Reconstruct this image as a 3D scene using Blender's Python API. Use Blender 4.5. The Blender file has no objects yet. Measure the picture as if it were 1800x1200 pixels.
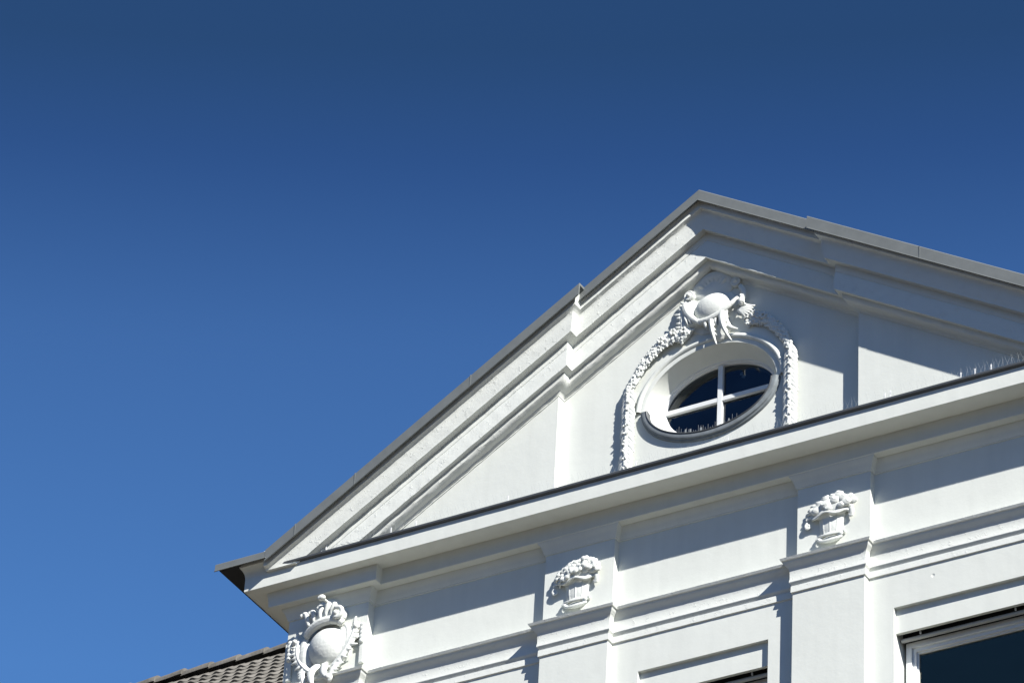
import bpy, bmesh, math, random
from mathutils import Vector, Matrix, noise
PI = math.pi
C = bpy.context.scene.collection
SC = bpy.context.scene

# ------------------------------------------------------------------ camera
RIGHT = Vector((0.86873902, 0.49282176, 0.04918569))
UP = Vector((0.25109892, -0.52386891, 0.81394761))
FWD = Vector((-0.42689795, 0.69475757, 0.57885237))
cd = bpy.data.cameras.new('camera')
cam = bpy.data.objects.new('camera', cd); C.objects.link(cam)
M = Matrix((RIGHT, UP, -FWD)).transposed().to_4x4()
M.translation = Vector((16.165, -30.0, 1.6))
cam.matrix_world = M
cd.sensor_fit = 'HORIZONTAL'; cd.sensor_width = 36.0
cd.lens = 36.0 * 7685.84 / 1800.0
cd.clip_start = 0.5; cd.clip_end = 3000.0
SC.camera = cam

# ------------------------------------------------------------------ sky, sun, exposure
SUN = Vector((1.92, -1.0, 1.57)).normalized()      # towards the sun
elev = math.asin(SUN.z); rotz = math.atan2(SUN.x, SUN.y)
w = bpy.data.worlds.new('World'); SC.world = w; w.use_nodes = True
nt = w.node_tree; nt.nodes.clear()
out = nt.nodes.new('ShaderNodeOutputWorld'); bg = nt.nodes.new('ShaderNodeBackground')
sky = nt.nodes.new('ShaderNodeTexSky'); sky.sky_type = 'NISHITA'; sky.sun_disc = False
sky.sun_elevation = elev; sky.sun_rotation = rotz
sky.air_density = 1.0; sky.dust_density = 0.0; sky.ozone_density = 3.0; sky.altitude = 300
geo = nt.nodes.new('ShaderNodeTexCoord'); dot = nt.nodes.new('ShaderNodeVectorMath'); dot.operation = 'DOT_PRODUCT'
dot.inputs[1].default_value = (-.0428, -.0243, .9988)      # gradient axis of the clear sky, leaning a little away from the sun
ramp = nt.nodes.new('ShaderNodeValToRGB')
nt.links.new(geo.outputs['Generated'], dot.inputs[0]); nt.links.new(dot.outputs['Value'], ramp.inputs[0])
mul = nt.nodes.new('ShaderNodeMixRGB'); mul.blend_type = 'MULTIPLY'; mul.inputs[0].default_value = 1
nt.links.new(sky.outputs[0], mul.inputs[1]); nt.links.new(ramp.outputs[0], mul.inputs[2])
nt.links.new(mul.outputs[0], bg.inputs[0]); bg.inputs[1].default_value = 0.117
nt.links.new(bg.outputs[0], out.inputs[0])
cr = ramp.color_ramp
SKYSTOPS = [(0.0, (.07, .12, .20)), (.30, (.15, .27, .42)), (0.515, (.352, .565, .753)), (.58, (.27, .43, .605)), (.612, (.16, .276, .43)), (.632, (.133, .23, .324)), (1.0, (.133, .23, .324))]
def set_ramp(cr, stops):
    while len(cr.elements) > 1: cr.elements.remove(cr.elements[-1])
    cr.elements[0].position = stops[0][0]; cr.elements[0].color = (*stops[0][1], 1)
    for p, c in stops[1:]:
        e = cr.elements.new(p); e.color = (*c, 1)
set_ramp(cr, SKYSTOPS)
sl = bpy.data.lights.new('sun', 'SUN'); sl.energy = 5.0; sl.angle = math.radians(0.5); sl.color = (1.0, 0.965, 0.90)
so = bpy.data.objects.new('sun', sl); C.objects.link(so)
so.rotation_euler = SUN.to_track_quat('Z', 'Y').to_euler(); so.location = (30, -30, 50)
SC.view_settings.view_transform = 'Standard'; SC.view_settings.look = 'None'
SC.view_settings.exposure = 0.96; SC.view_settings.gamma = 1.0

# ------------------------------------------------------------------ materials
def mat(name, col, rough=.7, metal=0.0, bump=0.0, bscale=60, var=0.0, vscale=3.0, ior=1.45, coarse=0.0, col2=None, detail=6, pits=0, streak=0, crumbs=0):
    m = bpy.data.materials.new(name); m.use_nodes = True
    t = m.node_tree; b = t.nodes['Principled BSDF']
    b.inputs['Base Color'].default_value = (*col, 1); b.inputs['Roughness'].default_value = rough
    b.inputs['Metallic'].default_value = metal; b.inputs['IOR'].default_value = ior
    tc = t.nodes.new('ShaderNodeTexCoord')
    if var:
        n = t.nodes.new('ShaderNodeTexNoise'); n.inputs['Scale'].default_value = vscale; n.inputs['Detail'].default_value = 8
        n.inputs['Roughness'].default_value = .65
        t.links.new(tc.outputs['Object'], n.inputs['Vector'])
        r = t.nodes.new('ShaderNodeValToRGB'); c2 = col2 or tuple(c * (1 - var) for c in col)
        set_ramp(r.color_ramp, [(0.35, c2), (0.62, col)])
        t.links.new(n.outputs['Fac'], r.inputs[0]); t.links.new(r.outputs[0], b.inputs['Base Color'])
        if streak:                                   # faint rain streaks running down the wall
            mp = t.nodes.new('ShaderNodeMapping'); mp.inputs['Scale'].default_value = (9, 9, .7)
            ns = t.nodes.new('ShaderNodeTexNoise'); ns.inputs['Scale'].default_value = 1; ns.inputs['Detail'].default_value = 5
            rs_ = t.nodes.new('ShaderNodeValToRGB'); set_ramp(rs_.color_ramp, [(.36, (1 - streak, 1 - streak, 1 - streak)), (.56, (1, 1, 1))])
            mm = t.nodes.new('ShaderNodeMixRGB'); mm.blend_type = 'MULTIPLY'; mm.inputs[0].default_value = 1
            t.links.new(tc.outputs['Object'], mp.inputs[0]); t.links.new(mp.outputs[0], ns.inputs['Vector']); t.links.new(ns.outputs['Fac'], rs_.inputs[0])
            t.links.new(r.outputs[0], mm.inputs[1]); t.links.new(rs_.outputs[0], mm.inputs[2]); t.links.new(mm.outputs[0], b.inputs['Base Color'])
    prev = None
    if coarse:
        n = t.nodes.new('ShaderNodeTexNoise'); n.inputs['Scale'].default_value = 7; n.inputs['Detail'].default_value = 3
        t.links.new(tc.outputs['Object'], n.inputs['Vector'])
        bp = t.nodes.new('ShaderNodeBump'); bp.inputs['Strength'].default_value = 1; bp.inputs['Distance'].default_value = coarse
        t.links.new(n.outputs['Fac'], bp.inputs['Height']); prev = bp
    if bump:
        n = t.nodes.new('ShaderNodeTexNoise'); n.inputs['Scale'].default_value = bscale; n.inputs['Detail'].default_value = detail
        t.links.new(tc.outputs['Object'], n.inputs['Vector'])
        bp = t.nodes.new('ShaderNodeBump'); bp.inputs['Strength'].default_value = 1; bp.inputs['Distance'].default_value = bump
        t.links.new(n.outputs['Fac'], bp.inputs['Height'])
        if prev: t.links.new(prev.outputs[0], bp.inputs['Normal'])
        prev = bp
    if crumbs:                                       # patches of crumbly old render
        v = t.nodes.new('ShaderNodeTexNoise'); v.inputs['Scale'].default_value = 13; v.inputs['Detail'].default_value = 9; v.inputs['Roughness'].default_value = .72
        mr = t.nodes.new('ShaderNodeMapRange'); mr.inputs['From Min'].default_value = .56; mr.inputs['From Max'].default_value = .70
        bp = t.nodes.new('ShaderNodeBump'); bp.inputs['Strength'].default_value = 1; bp.inputs['Distance'].default_value = crumbs
        t.links.new(tc.outputs['Object'], v.inputs['Vector']); t.links.new(v.outputs['Fac'], mr.inputs['Value']); t.links.new(mr.outputs[0], bp.inputs['Height'])
        if prev: t.links.new(prev.outputs[0], bp.inputs['Normal'])
        prev = bp
    if pits:                                         # scattered small dents and crumbs in the render
        v = t.nodes.new('ShaderNodeTexVoronoi'); v.inputs['Scale'].default_value = 1.7
        mr = t.nodes.new('ShaderNodeMapRange'); mr.inputs['From Max'].default_value = .035
        bp = t.nodes.new('ShaderNodeBump'); bp.inputs['Strength'].default_value = 1; bp.inputs['Distance'].default_value = .006
        t.links.new(tc.outputs['Object'], v.inputs['Vector']); t.links.new(v.outputs['Distance'], mr.inputs['Value']); t.links.new(mr.outputs[0], bp.inputs['Height'])
        if prev: t.links.new(prev.outputs[0], bp.inputs['Normal'])
        prev = bp
    if prev: t.links.new(prev.outputs[0], b.inputs['Normal'])
    return m
PLASTER = mat('white_plaster', (.628, .65, .614), .82, bump=.0006, bscale=42, var=.05, vscale=1.3, coarse=.0018, pits=.25, streak=.03)
ROUGH = mat('rough_plaster', (.648, .668, .634), .85, bump=.0013, bscale=34, var=.03, vscale=9, coarse=.001, crumbs=.0024)
STUCCO = mat('stucco_relief', (.63, .65, .62), .85, bump=.0028, bscale=38, var=.05, vscale=8)
ZINC = mat('zinc_sheet', (.165, .178, .178), .55, .15, bump=.001, bscale=15, var=.12, vscale=5)
ZINCD = mat('dark_zinc_sheet', (.075, .082, .09), .5, .2, bump=.001, bscale=15, var=.2, vscale=6)
LEAD = mat('lead_sill', (.20, .225, .24), .6, .0, bump=.002, bscale=25, var=.25, vscale=12)
SOFF = mat('shade_black', (.018, .018, .02), .8, var=.3)  # near-black: shade under eaves and in shutter slots put into the colour
PAINT = mat('white_window_paint', (.68, .70, .70), .5, var=.03)
SHUT = mat('grey_shutter', (.42, .43, .42), .5, var=.1)
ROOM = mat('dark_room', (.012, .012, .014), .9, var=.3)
ROOFM = mat('roof_covering', (.10, .10, .10), .8, var=.3)
TILE = mat('weathered_roof_tile', (.165, .155, .138), .9, bump=.006, bscale=25, var=.45, vscale=4.5, col2=(.085, .080, .068))
GROUND = mat('asphalt', (.052, .042, .031), .9, bump=.01, bscale=20, var=.25, vscale=.3)
RENDER2 = mat('beige_render', (.45, .40, .32), .9, bump=.004, var=.15)
SPIKE = mat('spike_wire', (.25, .27, .28), .6, .0, var=.1)
CLIP = mat('spike_glint_white', (.75, .76, .76), .4, var=.1)  # white of the clip tabs, standing in for highlights on the spikes

def glass_mat(ior=1.75, tint=(.9, .95, 1, 1)):
    m = bpy.data.materials.new('window_glass'); m.use_nodes = True; t = m.node_tree; t.nodes.clear()
    o = t.nodes.new('ShaderNodeOutputMaterial'); mx = t.nodes.new('ShaderNodeMixShader')
    tr = t.nodes.new('ShaderNodeBsdfTransparent'); tr.inputs[0].default_value = (.45, .55, .62, 1)
    gl = t.nodes.new('ShaderNodeBsdfGlossy'); gl.inputs['Roughness'].default_value = .01; gl.inputs[0].default_value = tint
    fr = t.nodes.new('ShaderNodeFresnel'); fr.inputs[0].default_value = ior
    n = t.nodes.new('ShaderNodeTexNoise'); n.inputs['Scale'].default_value = 1.5
    tc = t.nodes.new('ShaderNodeTexCoord'); bp = t.nodes.new('ShaderNodeBump'); bp.inputs['Distance'].default_value = .004
    t.links.new(tc.outputs['Object'], n.inputs['Vector']); t.links.new(n.outputs['Fac'], bp.inputs['Height'])
    t.links.new(bp.outputs[0], gl.inputs['Normal'])
    t.links.new(fr.outputs[0], mx.inputs[0]); t.links.new(tr.outputs[0], mx.inputs[1]); t.links.new(gl.outputs[0], mx.inputs[2])
    t.links.new(mx.outputs[0], o.inputs[0]); return m
GLASS = glass_mat(); GLASS2 = glass_mat(1.85, (.85, .84, .62, 1))

# ------------------------------------------------------------------ helpers
def empty(name, loc=(0, 0, 0), label=None, cat=None, group=None, kind=None, parent=None):
    o = bpy.data.objects.new(name, None); C.objects.link(o); o.location = loc; o.empty_display_size = .3
    if label: o['label'] = label
    if cat: o['category'] = cat
    if group: o['group'] = group
    if kind: o['kind'] = kind
    if parent: o.parent = parent
    return o
def obj(name, bm, m, parent=None, smooth=None, label=None, mods=None, loc=None):
    me = bpy.data.meshes.new(name); bm.normal_update(); bm.to_mesh(me); bm.free()
    if smooth is not None:
        for p in me.polygons: p.use_smooth = True
        if smooth < 180: me.set_sharp_from_angle(angle=math.radians(smooth))
    me.materials.append(m)
    o = bpy.data.objects.new(name, me); C.objects.link(o)
    if parent: o.parent = parent
    if label: o['label'] = label
    if loc: o.location = loc
    return o
def box(bm, x0, x1, y0, y1, z0, z1):
    v = [bm.verts.new((x, y, z)) for x in (x0, x1) for y in (y0, y1) for z in (z0, z1)]
    for f in ((0, 1, 3, 2), (4, 6, 7, 5), (0, 4, 5, 1), (2, 3, 7, 6), (0, 2, 6, 4), (1, 5, 7, 3)):
        bm.faces.new([v[i] for i in f])
def quad(bm, *ps): bm.faces.new([bm.verts.new(p) for p in ps])
def grid_sheet(bm, cols):            # cols: list of lists of points, stitched
    V = [[bm.verts.new(p) for p in c] for c in cols]
    for a, b in zip(V, V[1:]):
        for i in range(len(a) - 1):
            bm.faces.new((a[i], a[i + 1], b[i + 1], b[i]))
    return V
def jit(p, amp, s=9.0):
    v = noise.noise_vector(Vector(p) * s) * amp + noise.noise_vector(Vector(p) * s * 4) * amp * .5
    return (p[0] + v.x * .3, p[1] + v.y, p[2] + v.z)
def densify(prof, n):                # subdivide profile segments longer than n
    r = [prof[0]]
    for a, b in zip(prof, prof[1:]):
        L = math.hypot(b[0] - a[0], b[1] - a[1]); k = max(1, int(L / n))
        for i in range(1, k + 1): r.append((a[0] + (b[0] - a[0]) * i / k, a[1] + (b[1] - a[1]) * i / k))
    return r
def plan_sweep(bm, path, prof, step=.05, amp=0.0, dn=.04):
    """path: plan points (x, y) of the wall line going left to right, outside = -y side; prof: (outset, z)"""
    n = len(path); nor = []
    for i in range(n):
        ds = []
        if i > 0: d = Vector(path[i]) - Vector(path[i - 1]); ds.append(Vector((d.y, -d.x)).normalized())
        if i < n - 1: d = Vector(path[i + 1]) - Vector(path[i]); ds.append(Vector((d.y, -d.x)).normalized())
        if len(ds) == 1: nor.append(ds[0])
        else:
            a, b = ds; m = (a + b); nor.append(m / (1 + a.dot(b)) if 1 + a.dot(b) > 1e-4 else a)
    prof = densify(prof, dn) if amp else prof
    cols = []
    for i in range(n):
        cols.append([(path[i][0] + nor[i].x * o, path[i][1] + nor[i].y * o, z) for o, z in prof])
        if i < n - 1:
            nx = [(path[i + 1][0] + nor[i + 1].x * o, path[i + 1][1] + nor[i + 1].y * o, z) for o, z in prof]
            L = (Vector(path[i + 1]) - Vector(path[i])).length; k = max(1, int(L / step))
            base = cols[-1]
            if path[i][1] > 3 or path[i + 1][1] > 3: k = 1
            for j in range(1, k):
                cols.append([tuple(a + (b - a) * j / k for a, b in zip(p, q)) for p, q in zip(base, nx)])
    if amp: cols = [[jit(p, amp) for p in c] for c in cols]
    return grid_sheet(bm, cols)

T = 0.62989
AP_SIDE = 4.62
# depths (y) of the wall planes
YF = 0.0          # frieze between pilasters
YPB = -.078       # frieze blocks
YP0 = -.11        # corner blocks
YW = -.05         # wall of the storey below
YPS = -.135       # pilaster shafts
YS = -.16         # gable wall, side fields
YC = -.05         # gable wall, middle field
XB = 1.605
BACK = 12.0

# ================================================================== ground, building
bm = bmesh.new(); quad(bm, (-1500, -1500, 0), (1500, -1500, 0), (1500, 1500, 0), (-1500, 1500, 0))
g = obj('ground', bm, GROUND); g['kind'] = 'structure'

B = empty('white_house', (0, 0, 0), 'white stucco house front with a pediment, oval attic window and reliefs', 'building')

# ---- lower wall with three window openings
WIN = [(-3.25, -1.911), (-.675, .66), (1.911, 3.25)]
ZR, ZL, ZO = 22.365, 22.115, 19.9
bm = bmesh.new()
xs = [-4.45] + [v for a in WIN for v in a] + [4.45]
for i in range(0, len(xs) - 1, 2):               # piers
    quad(bm, (xs[i], YW, 0), (xs[i + 1], YW, 0), (xs[i + 1], YW, 23.1), (xs[i], YW, 23.1))
for a, b in WIN:
    quad(bm, (a, YW, ZR), (b, YW, ZR), (b, YW, 23.1), (a, YW, 23.1))
    quad(bm, (a, YW, 0), (b, YW, 0), (b, YW, ZO), (a, YW, ZO))
    yr = YW + .042
    quad(bm, (a, yr, ZL), (b, yr, ZL), (b, yr, ZR), (a, yr, ZR))       # recessed lintel field
    quad(bm, (a, YW, ZR), (b, YW, ZR), (b, yr, ZR), (a, yr, ZR))
    quad(bm, (a, yr, ZL), (b, yr, ZL), (b, yr + .035, ZL), (a, yr + .035, ZL))
    quad(bm, (a, yr + .035, ZL), (b, yr + .035, ZL), (b, yr + .035, ZL + .2), (a, yr + .035, ZL + .2))
    for x in (a, b): quad(bm, (x, YW, ZO), (x, yr, ZO), (x, yr, ZR), (x, YW, ZR)); quad(bm, (x, yr, ZO), (x, .30, ZO), (x, .30, ZL + .2), (x, yr, ZL + .2))
    quad(bm, (a, YW, ZO), (b, YW, ZO), (b, .3, ZO), (a, .3, ZO))
obj('wall', bm, PLASTER, B)
bm = bmesh.new()
for s in (-1, 1):
    quad(bm, (s * 4.45, YW, 0), (s * 4.45, BACK, 0), (s * 4.45, BACK, 24.4), (s * 4.45, YW, 24.4))
quad(bm, (-4.45, BACK, 0), (4.45, BACK, 0), (4.45, BACK, 24.4), (-4.45, BACK, 24.4))
quad(bm, (-4.45, BACK, 24.4), (4.45, BACK, 24.4), (0, BACK, 27.2))
obj('wall', bm, PLASTER, B, label='plain side and rear walls of the house')

# ---- frieze
BL = [(-4.542, -3.64, YP0), (-1.70, -.958, YPB), (.953, 1.691, YPB), (3.64, 4.542, YP0)]
bm = bmesh.new()
xs = [BL[0][1], BL[1][0], BL[1][1], BL[2][0], BL[2][1], BL[3][0]]
for i in (0, 2, 4):
    quad(bm, (xs[i], YF, 23.0), (xs[i + 1], YF, 23.0), (xs[i + 1], YF, 24.2), (xs[i], YF, 24.2))
obj('frieze', bm, PLASTER, B)
for a, b, y in BL:
    bm = bmesh.new(); box(bm, a, b, y, .3 if abs(a) < 3 and abs(b) < 3 else .9, 23.06, 24.2)
    bmesh.ops.bevel(bm, geom=[e for e in bm.edges if abs((e.verts[0].co - e.verts[1].co).z) > .5], offset=.006, segments=1)
    obj('frieze_block', bm, PLASTER, B)
for s in (-1, 1):
    bm = bmesh.new(); x0, x1 = sorted((s * 4.525, s * 4.553)); box(bm, x0, x1, -.118, .02, 22.6, 23.655)
    bmesh.ops.bevel(bm, geom=bm.edges[:], offset=.008, segments=2); obj('edge_strip', bm, STUCCO, B)
# ---- pilaster shafts
SH = [(-4.52, -3.66, YPS - .02), (-1.678, -.958, YPS), (.944, 1.662, YPS), (3.66, 4.52, YPS - .02)]
for a, b, y in SH:
    bm = bmesh.new(); box(bm, a, b, y, .3, 0, 22.99)
    bmesh.ops.bevel(bm, geom=[e for e in bm.edges if abs((e.verts[0].co - e.verts[1].co).z) > .5], offset=.008, segments=2)
    obj('pilaster', bm, PLASTER, B)

# ---- moulding between frieze and storey (breaks forward round the pilasters)
def broken(base, blocks, ends):
    p = [ends[0]]
    for a, b, y in blocks: p += [(a, base), (a, y), (b, y), (b, base)]
    p.append(ends[1]); return p
pth = [(-4.52, BACK), (-4.52, YPS - .02), (-3.66, YPS - .02), (-3.66, YW), (SH[1][0], YW), (SH[1][0], YPS), (SH[1][1], YPS), (SH[1][1], YW),
       (SH[2][0], YW), (SH[2][0], YPS), (SH[2][1], YPS), (SH[2][1], YW), (3.66, YW), (3.66, YPS - .02), (4.52, YPS - .02), (4.52, BACK)]
LEDGE = [(o, z - .042) for o, z in ((-.09, 23.135), (.02, 23.125), (.094, 23.106), (.084, 23.084), (.072, 23.081), (.069, 23.068), (.058, 23.050), (.042, 23.034), (.030, 23.012), (.024, 22.995),
         (.022, 22.96), (.022, 22.91), (.026, 22.89), (.027, 22.876), (.020, 22.862), (.008, 22.850), (.005, 22.844), (.013, 22.838), (.015, 22.772), (.001, 22.766), (-.02, 22.760))]
bm = bmesh.new(); plan_sweep(bm, pth, LEDGE, .03, .0010, .03)
obj('string_course', bm, ROUGH, B, smooth=24)

# ---- main horizontal cornice
cove = [(-.03, 23.875), (.010, 23.878), (.012, 23.893), (.018, 23.90), (.026, 23.93), (.042, 23.965), (.060, 23.99), (.064, 24.004), (.064, 24.03)]
pc = [(-4.542, BACK), (-4.542, YP0), (-3.64, YP0), (-3.64, YF), (BL[1][0], YF), (BL[1][0], YPB), (BL[1][1], YPB), (BL[1][1], YF), (BL[2][0], YF), (BL[2][0], YPB), (BL[2][1], YPB), (BL[2][1], YF),
      (3.64, YF), (3.64, YP0), (4.542, YP0), (4.542, BACK)]
bm = bmesh.new(); plan_sweep(bm, pc, cove, .06, .0012)
obj('bed_moulding', bm, PLASTER, B, smooth=30)
up = [(.02, 24.006), (.144, 24.005), (.150, 24.010), (.151, 24.035), (.154, 24.07), (.158, 24.10), (.164, 24.13), (.170, 24.15), (.172, 24.19)]
pu = [(-4.56, BACK), (-4.56, YP0 + .01), (-3.64, YP0 + .01), (-3.64, YF), (3.64, YF), (3.64, YP0 + .01), (4.56, YP0 + .01), (4.56, BACK)]
bm = bmesh.new(); plan_sweep(bm, pu, up, .06, .0012)
obj('bed_moulding', bm, PLASTER, B, smooth=30)
FX, FY = 4.917, -.39
fas = [(-.30, 24.166), (-.014, 24.166), (-.006, 24.160), (0, 24.163), (0, 24.340), (-.02, 24.342), (-.4, 24.345)]
pf = [(-FX, BACK), (-FX, FY), (FX, FY), (FX, BACK)]
bm = bmesh.new(); plan_sweep(bm, pf, fas, .06, .0010)
obj('cornice', bm, PLASTER, B, smooth=30)
# dark metal flashing on top of the cornice
bm = bmesh.new()
fl = [(-.008, 24.338), (.028, 24.346), (.033, 24.350), (.033, 24.370), (.022, 24.380), (-.26, 24.425)]
plan_sweep(bm, [(-4.50, FY), (4.50, FY)], fl, .25, .0)
bmesh.ops.subdivide_edges(bm, edges=[], cuts=1)
obj('cornice_flashing', bm, ZINCD, B, smooth=30)

# ---- gable wall: side fields and middle field with oval hole
def qz(x, q): return q - T * min(abs(x), AP_SIDE)
QW = 26.83
bm = bmesh.new()
for s in (-1, 1):
    quad(bm, (s * 4.3, YS, 24.36), (s * XB, YS, 24.36), (s * XB, YS, qz(XB, QW)), (s * 3.95, YS, qz(3.95, QW)))
    quad(bm, (s * XB, YS, 24.36), (s * XB, YC, 24.36), (s * XB, YC, qz(XB, QW)), (s * XB, YS, qz(XB, QW)))
OC = (0.0, 25.25)
def outer(t, g=0.0):
    c, sn = math.cos(t), math.sin(t); b = .56 if sn > 0 else .45
    return (OC[0] + (.70 + g) * c, OC[1] + (b + g) * sn)
def inner(t, a=.61, b=.415): return (math.cos(t) * a, 25.31 + math.sin(t) * b)
N = 96
ring = [outer(2 * PI * i / N) for i in range(N)]
def frame_pt(t):                 # where the ray from the hole centre meets the field's outline
    c, sn = math.cos(t), math.sin(t); best = 9
    if abs(c) > 1e-6: best = min(best, XB / abs(c))
    if sn < 0: best = min(best, (24.36 - OC[1]) / sn)
    # roof line: OC.z + r*sn = QW+.2 - T*r*|c|
    best = min(best, (QW + .2 - OC[1]) / (sn + T * abs(c))) if sn + T * abs(c) > 0 else best
    return (OC[0] + c * best, OC[1] + sn * best)
angs = sorted(set([2 * PI * i / N for i in range(N)] + [math.atan2(24.36 - OC[1], s * XB) % (2 * PI) for s in (-1, 1)] + [math.atan2(QW + .2 - T * XB - OC[1], s * XB) % (2 * PI) for s in (-1, 1)]))
vi = [bm.verts.new((outer(t)[0], YC, outer(t)[1])) for t in angs]
vo = [bm.verts.new((frame_pt(t)[0], YC, frame_pt(t)[1])) for t in angs]
for i in range(len(angs)):
    j = (i + 1) % len(angs); bm.faces.new((vi[i], vi[j], vo[j], vo[i]))
obj('gable_wall', bm, PLASTER, B)

# splayed reveal of the oval window
bm = bmesh.new(); cols = []
for i in range(N + 1):
    t = 2 * PI * i / N; col = []
    for k in range(9):
        u = k / 8; o_, i_ = outer(t), inner(t)
        bul = math.sin(u * PI) * .012
        col.append((o_[0] + (i_[0] - o_[0]) * u + math.cos(t) * bul, YC + .17 * (u ** 1.15), o_[1] + (i_[1] - o_[1]) * u + math.sin(t) * bul))
    cols.append(col)
grid_sheet(bm, cols); obj('window_reveal', bm, PLASTER, B, smooth=40)
# raised architrave ring over the upper half
bm = bmesh.new(); cols = []
pr = [(-.002, .0), (.0, -.008), (.03, -.014), (.045, -.012), (.048, -.022), (.062, -.034), (.080, -.034), (.094, -.024), (.098, -.012), (.11, -.008), (.113, .006)]
for i in range(73):
    t = PI * i / 72
    cols.append([(*[outer(t, g)[0]], YC + d, outer(t, g)[1] if math.sin(t) > 0 else OC[1] + (.56 + g) * math.sin(t)) for g, d in pr])
cols = [[jit(p, .0016) for p in c] for c in cols]
grid_sheet(bm, cols); obj('window_surround', bm, PLASTER, B, smooth=50)
# crescent sill under the oval window
def crescent(prof, t0, t1, n=60):
    bm = bmesh.new(); cols = []
    for i in range(n + 1):
        t = t0 + (t1 - t0) * i / n
        cols.append([((.70 + gx) * math.cos(t), YC + d, 25.235 + (.45 + gx) * math.sin(t)) for gx, d in prof])
    V = grid_sheet(bm, cols)
    for c in (V[0], V[-1]): bm.faces.new(c)
    return bm
SIL = [(-.028, .02), (-.034, -.036), (-.028, -.044), (.010, -.046), (.018, -.042), (.024, -.028), (.038, -.022), (.046, .004)]
obj('window_sill', crescent(SIL, PI + .02, 2 * PI - .0), LEAD, B, smooth=40)
obj('sill_flashing', crescent([(-.036, .03), (-.044, -.044), (-.034, -.052), (-.026, -.048), (-.035, -.040), (-.034, .03)], PI + .02, 2 * PI - .0), ZINCD, B, smooth=40)

# ---- oval window
W = empty('oval_window', parent=B)
def ering(a0, b0, y0, a1, b1, y1, n=80):
    return [[(a * math.cos(t), y, 25.31 + b * math.sin(t)) for a, b, y in ((a0, b0, y0), (a1, b1, y1))] for t in [2 * PI * i / n for i in range(n + 1)]]
bm = bmesh.new(); cols = []
P_ = [(.635, .440, .16), (.622, .427, .128), (.612, .417, .118), (.600, .405, .121), (.598, .403, .137), (.588, .394, .140), (.582, .389, .147), (.580, .387, .19)]
for i in range(97):
    t = 2 * PI * i / 96; cols.append([(a * math.cos(t), y, 25.31 + b * math.sin(t)) for a, b, y in P_])
grid_sheet(bm, cols); obj('frame', bm, PAINT, W, smooth=40)
bm = bmesh.new(); box(bm, -.024, .024, .135, .185, 24.925, 25.695)
box(bm, -.585, -.0245, .138, .183, 25.288, 25.334); box(bm, .0245, .585, .138, .183, 25.288, 25.334)
obj('glazing_bar', bm, PAINT, W)
bm = bmesh.new(); f = [bm.verts.new((.59 * math.cos(2 * PI * i / 72), .172, 25.31 + .397 * math.sin(2 * PI * i / 72))) for i in range(72)]; bm.faces.new(f)
obj('pane', bm, GLASS, W)
bm = bmesh.new(); cols = []
for i in range(81):
    t = 2 * PI * i / 80; cols.append([(a * math.cos(t), y, 25.31 + b * math.sin(t)) for a, b, y in ((.60, .405, .19), (.575, .382, .195), (.565, .372, .24), (.61, .42, .32))])
grid_sheet(bm, cols); obj('inner_reveal', bm, SHUT, W, smooth=40)
bm = bmesh.new(); box(bm, -1.4, 1.4, .30, 3.2, 24.45, 26.1)
for f in list(bm.faces):
    if abs(f.calc_center_median().y - .30) < .01: bm.faces.remove(f)
obj('attic_room', bm, ROOM, W)
bm = bmesh.new()  # two small white blobs just behind the pane
for cx, cz in ((.185, 25.605), (.205, 25.57)):
    bmesh.ops.create_uvsphere(bm, u_segments=12, v_segments=6, radius=.02, matrix=Matrix.Translation((cx, .225, cz)) @ Matrix.Diagonal((1.2, .3, .9, 1)))
obj('white_spot', bm, PAINT, W)

# ---- raking cornice
def rake_pts(prof, step, amp, dn=.035, xend=-4.62):
    prof = densify(prof, dn); cols = []
    def colat(fx, fy): return [(fx(o), fy(o), qz(fx(o), q)) for o, q in prof]
    xs0 = [-4.66] + [-4.62 + step * i for i in range(int((4.62 - 1.7) / step))]
    for x in xs0: cols.append(colat(lambda o, x=x: min(x, -(XB - o)), lambda o: YS - o))
    last = xs0[-1]
    for k in range(1, 5):
        u = k / 4; cols.append(colat(lambda o, u=u: last + (-(XB - o) - last) * u, lambda o: YS - o))
    for k in range(1, 4):
        u = k / 3; cols.append(colat(lambda o: -(XB - o), lambda o, u=u: YS - o + (YC - YS) * u))
    n = int(XB / step)
    for k in range(1, n + 1):
        u = k / n; cols.append(colat(lambda o, u=u: -(XB - o) * (1 - u), lambda o: YC - o))
    right = [[(-x, y, z) for x, y, z in c] for c in cols[:-1]][::-1]
    cols += right
    if amp: cols = [[jit(p, amp, 11) for p in c] for c in cols]
    return cols
def clip(bm, cap=False, z=24.318):
    r = bmesh.ops.bisect_plane(bm, geom=bm.verts[:] + bm.edges[:] + bm.faces[:], plane_co=(0, 0, z), plane_no=(0, 0, -1), clear_outer=True)
    if cap:
        ed = [e for e in r['geom_cut'] if isinstance(e, bmesh.types.BMEdge)]
        for s in (-1, 1):
            vs = [v for v in {v for e in ed for v in e.verts} if v.co.x * s > 0]
            if len(vs) < 3: continue
            x0, x1 = min(v.co.x for v in vs), max(v.co.x for v in vs); y0 = min(v.co.y for v in vs)
            quad(bm, (x0, y0, z), (x1, y0, z), (x1, YS, z), (x0, YS, z))
UPR = [(.05, 27.42), (.345, 27.42), (.345, 27.335), (.337, 27.325), (.335, 27.30), (.333, 27.256), (.318, 27.250), (.296, 27.242), (.288, 27.228), (.282, 27.15), (.272, 27.08), (.264, 27.05), (.265, 27.040), (.250, 27.044), (.05, 27.050)]
MID = [(.15, 27.05), (.184, 27.048), (.186, 26.965), (.180, 26.958), (.186, 26.945), (.190, 26.90), (.195, 26.745), (.184, 26.748), (.06, 26.754)]
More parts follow.
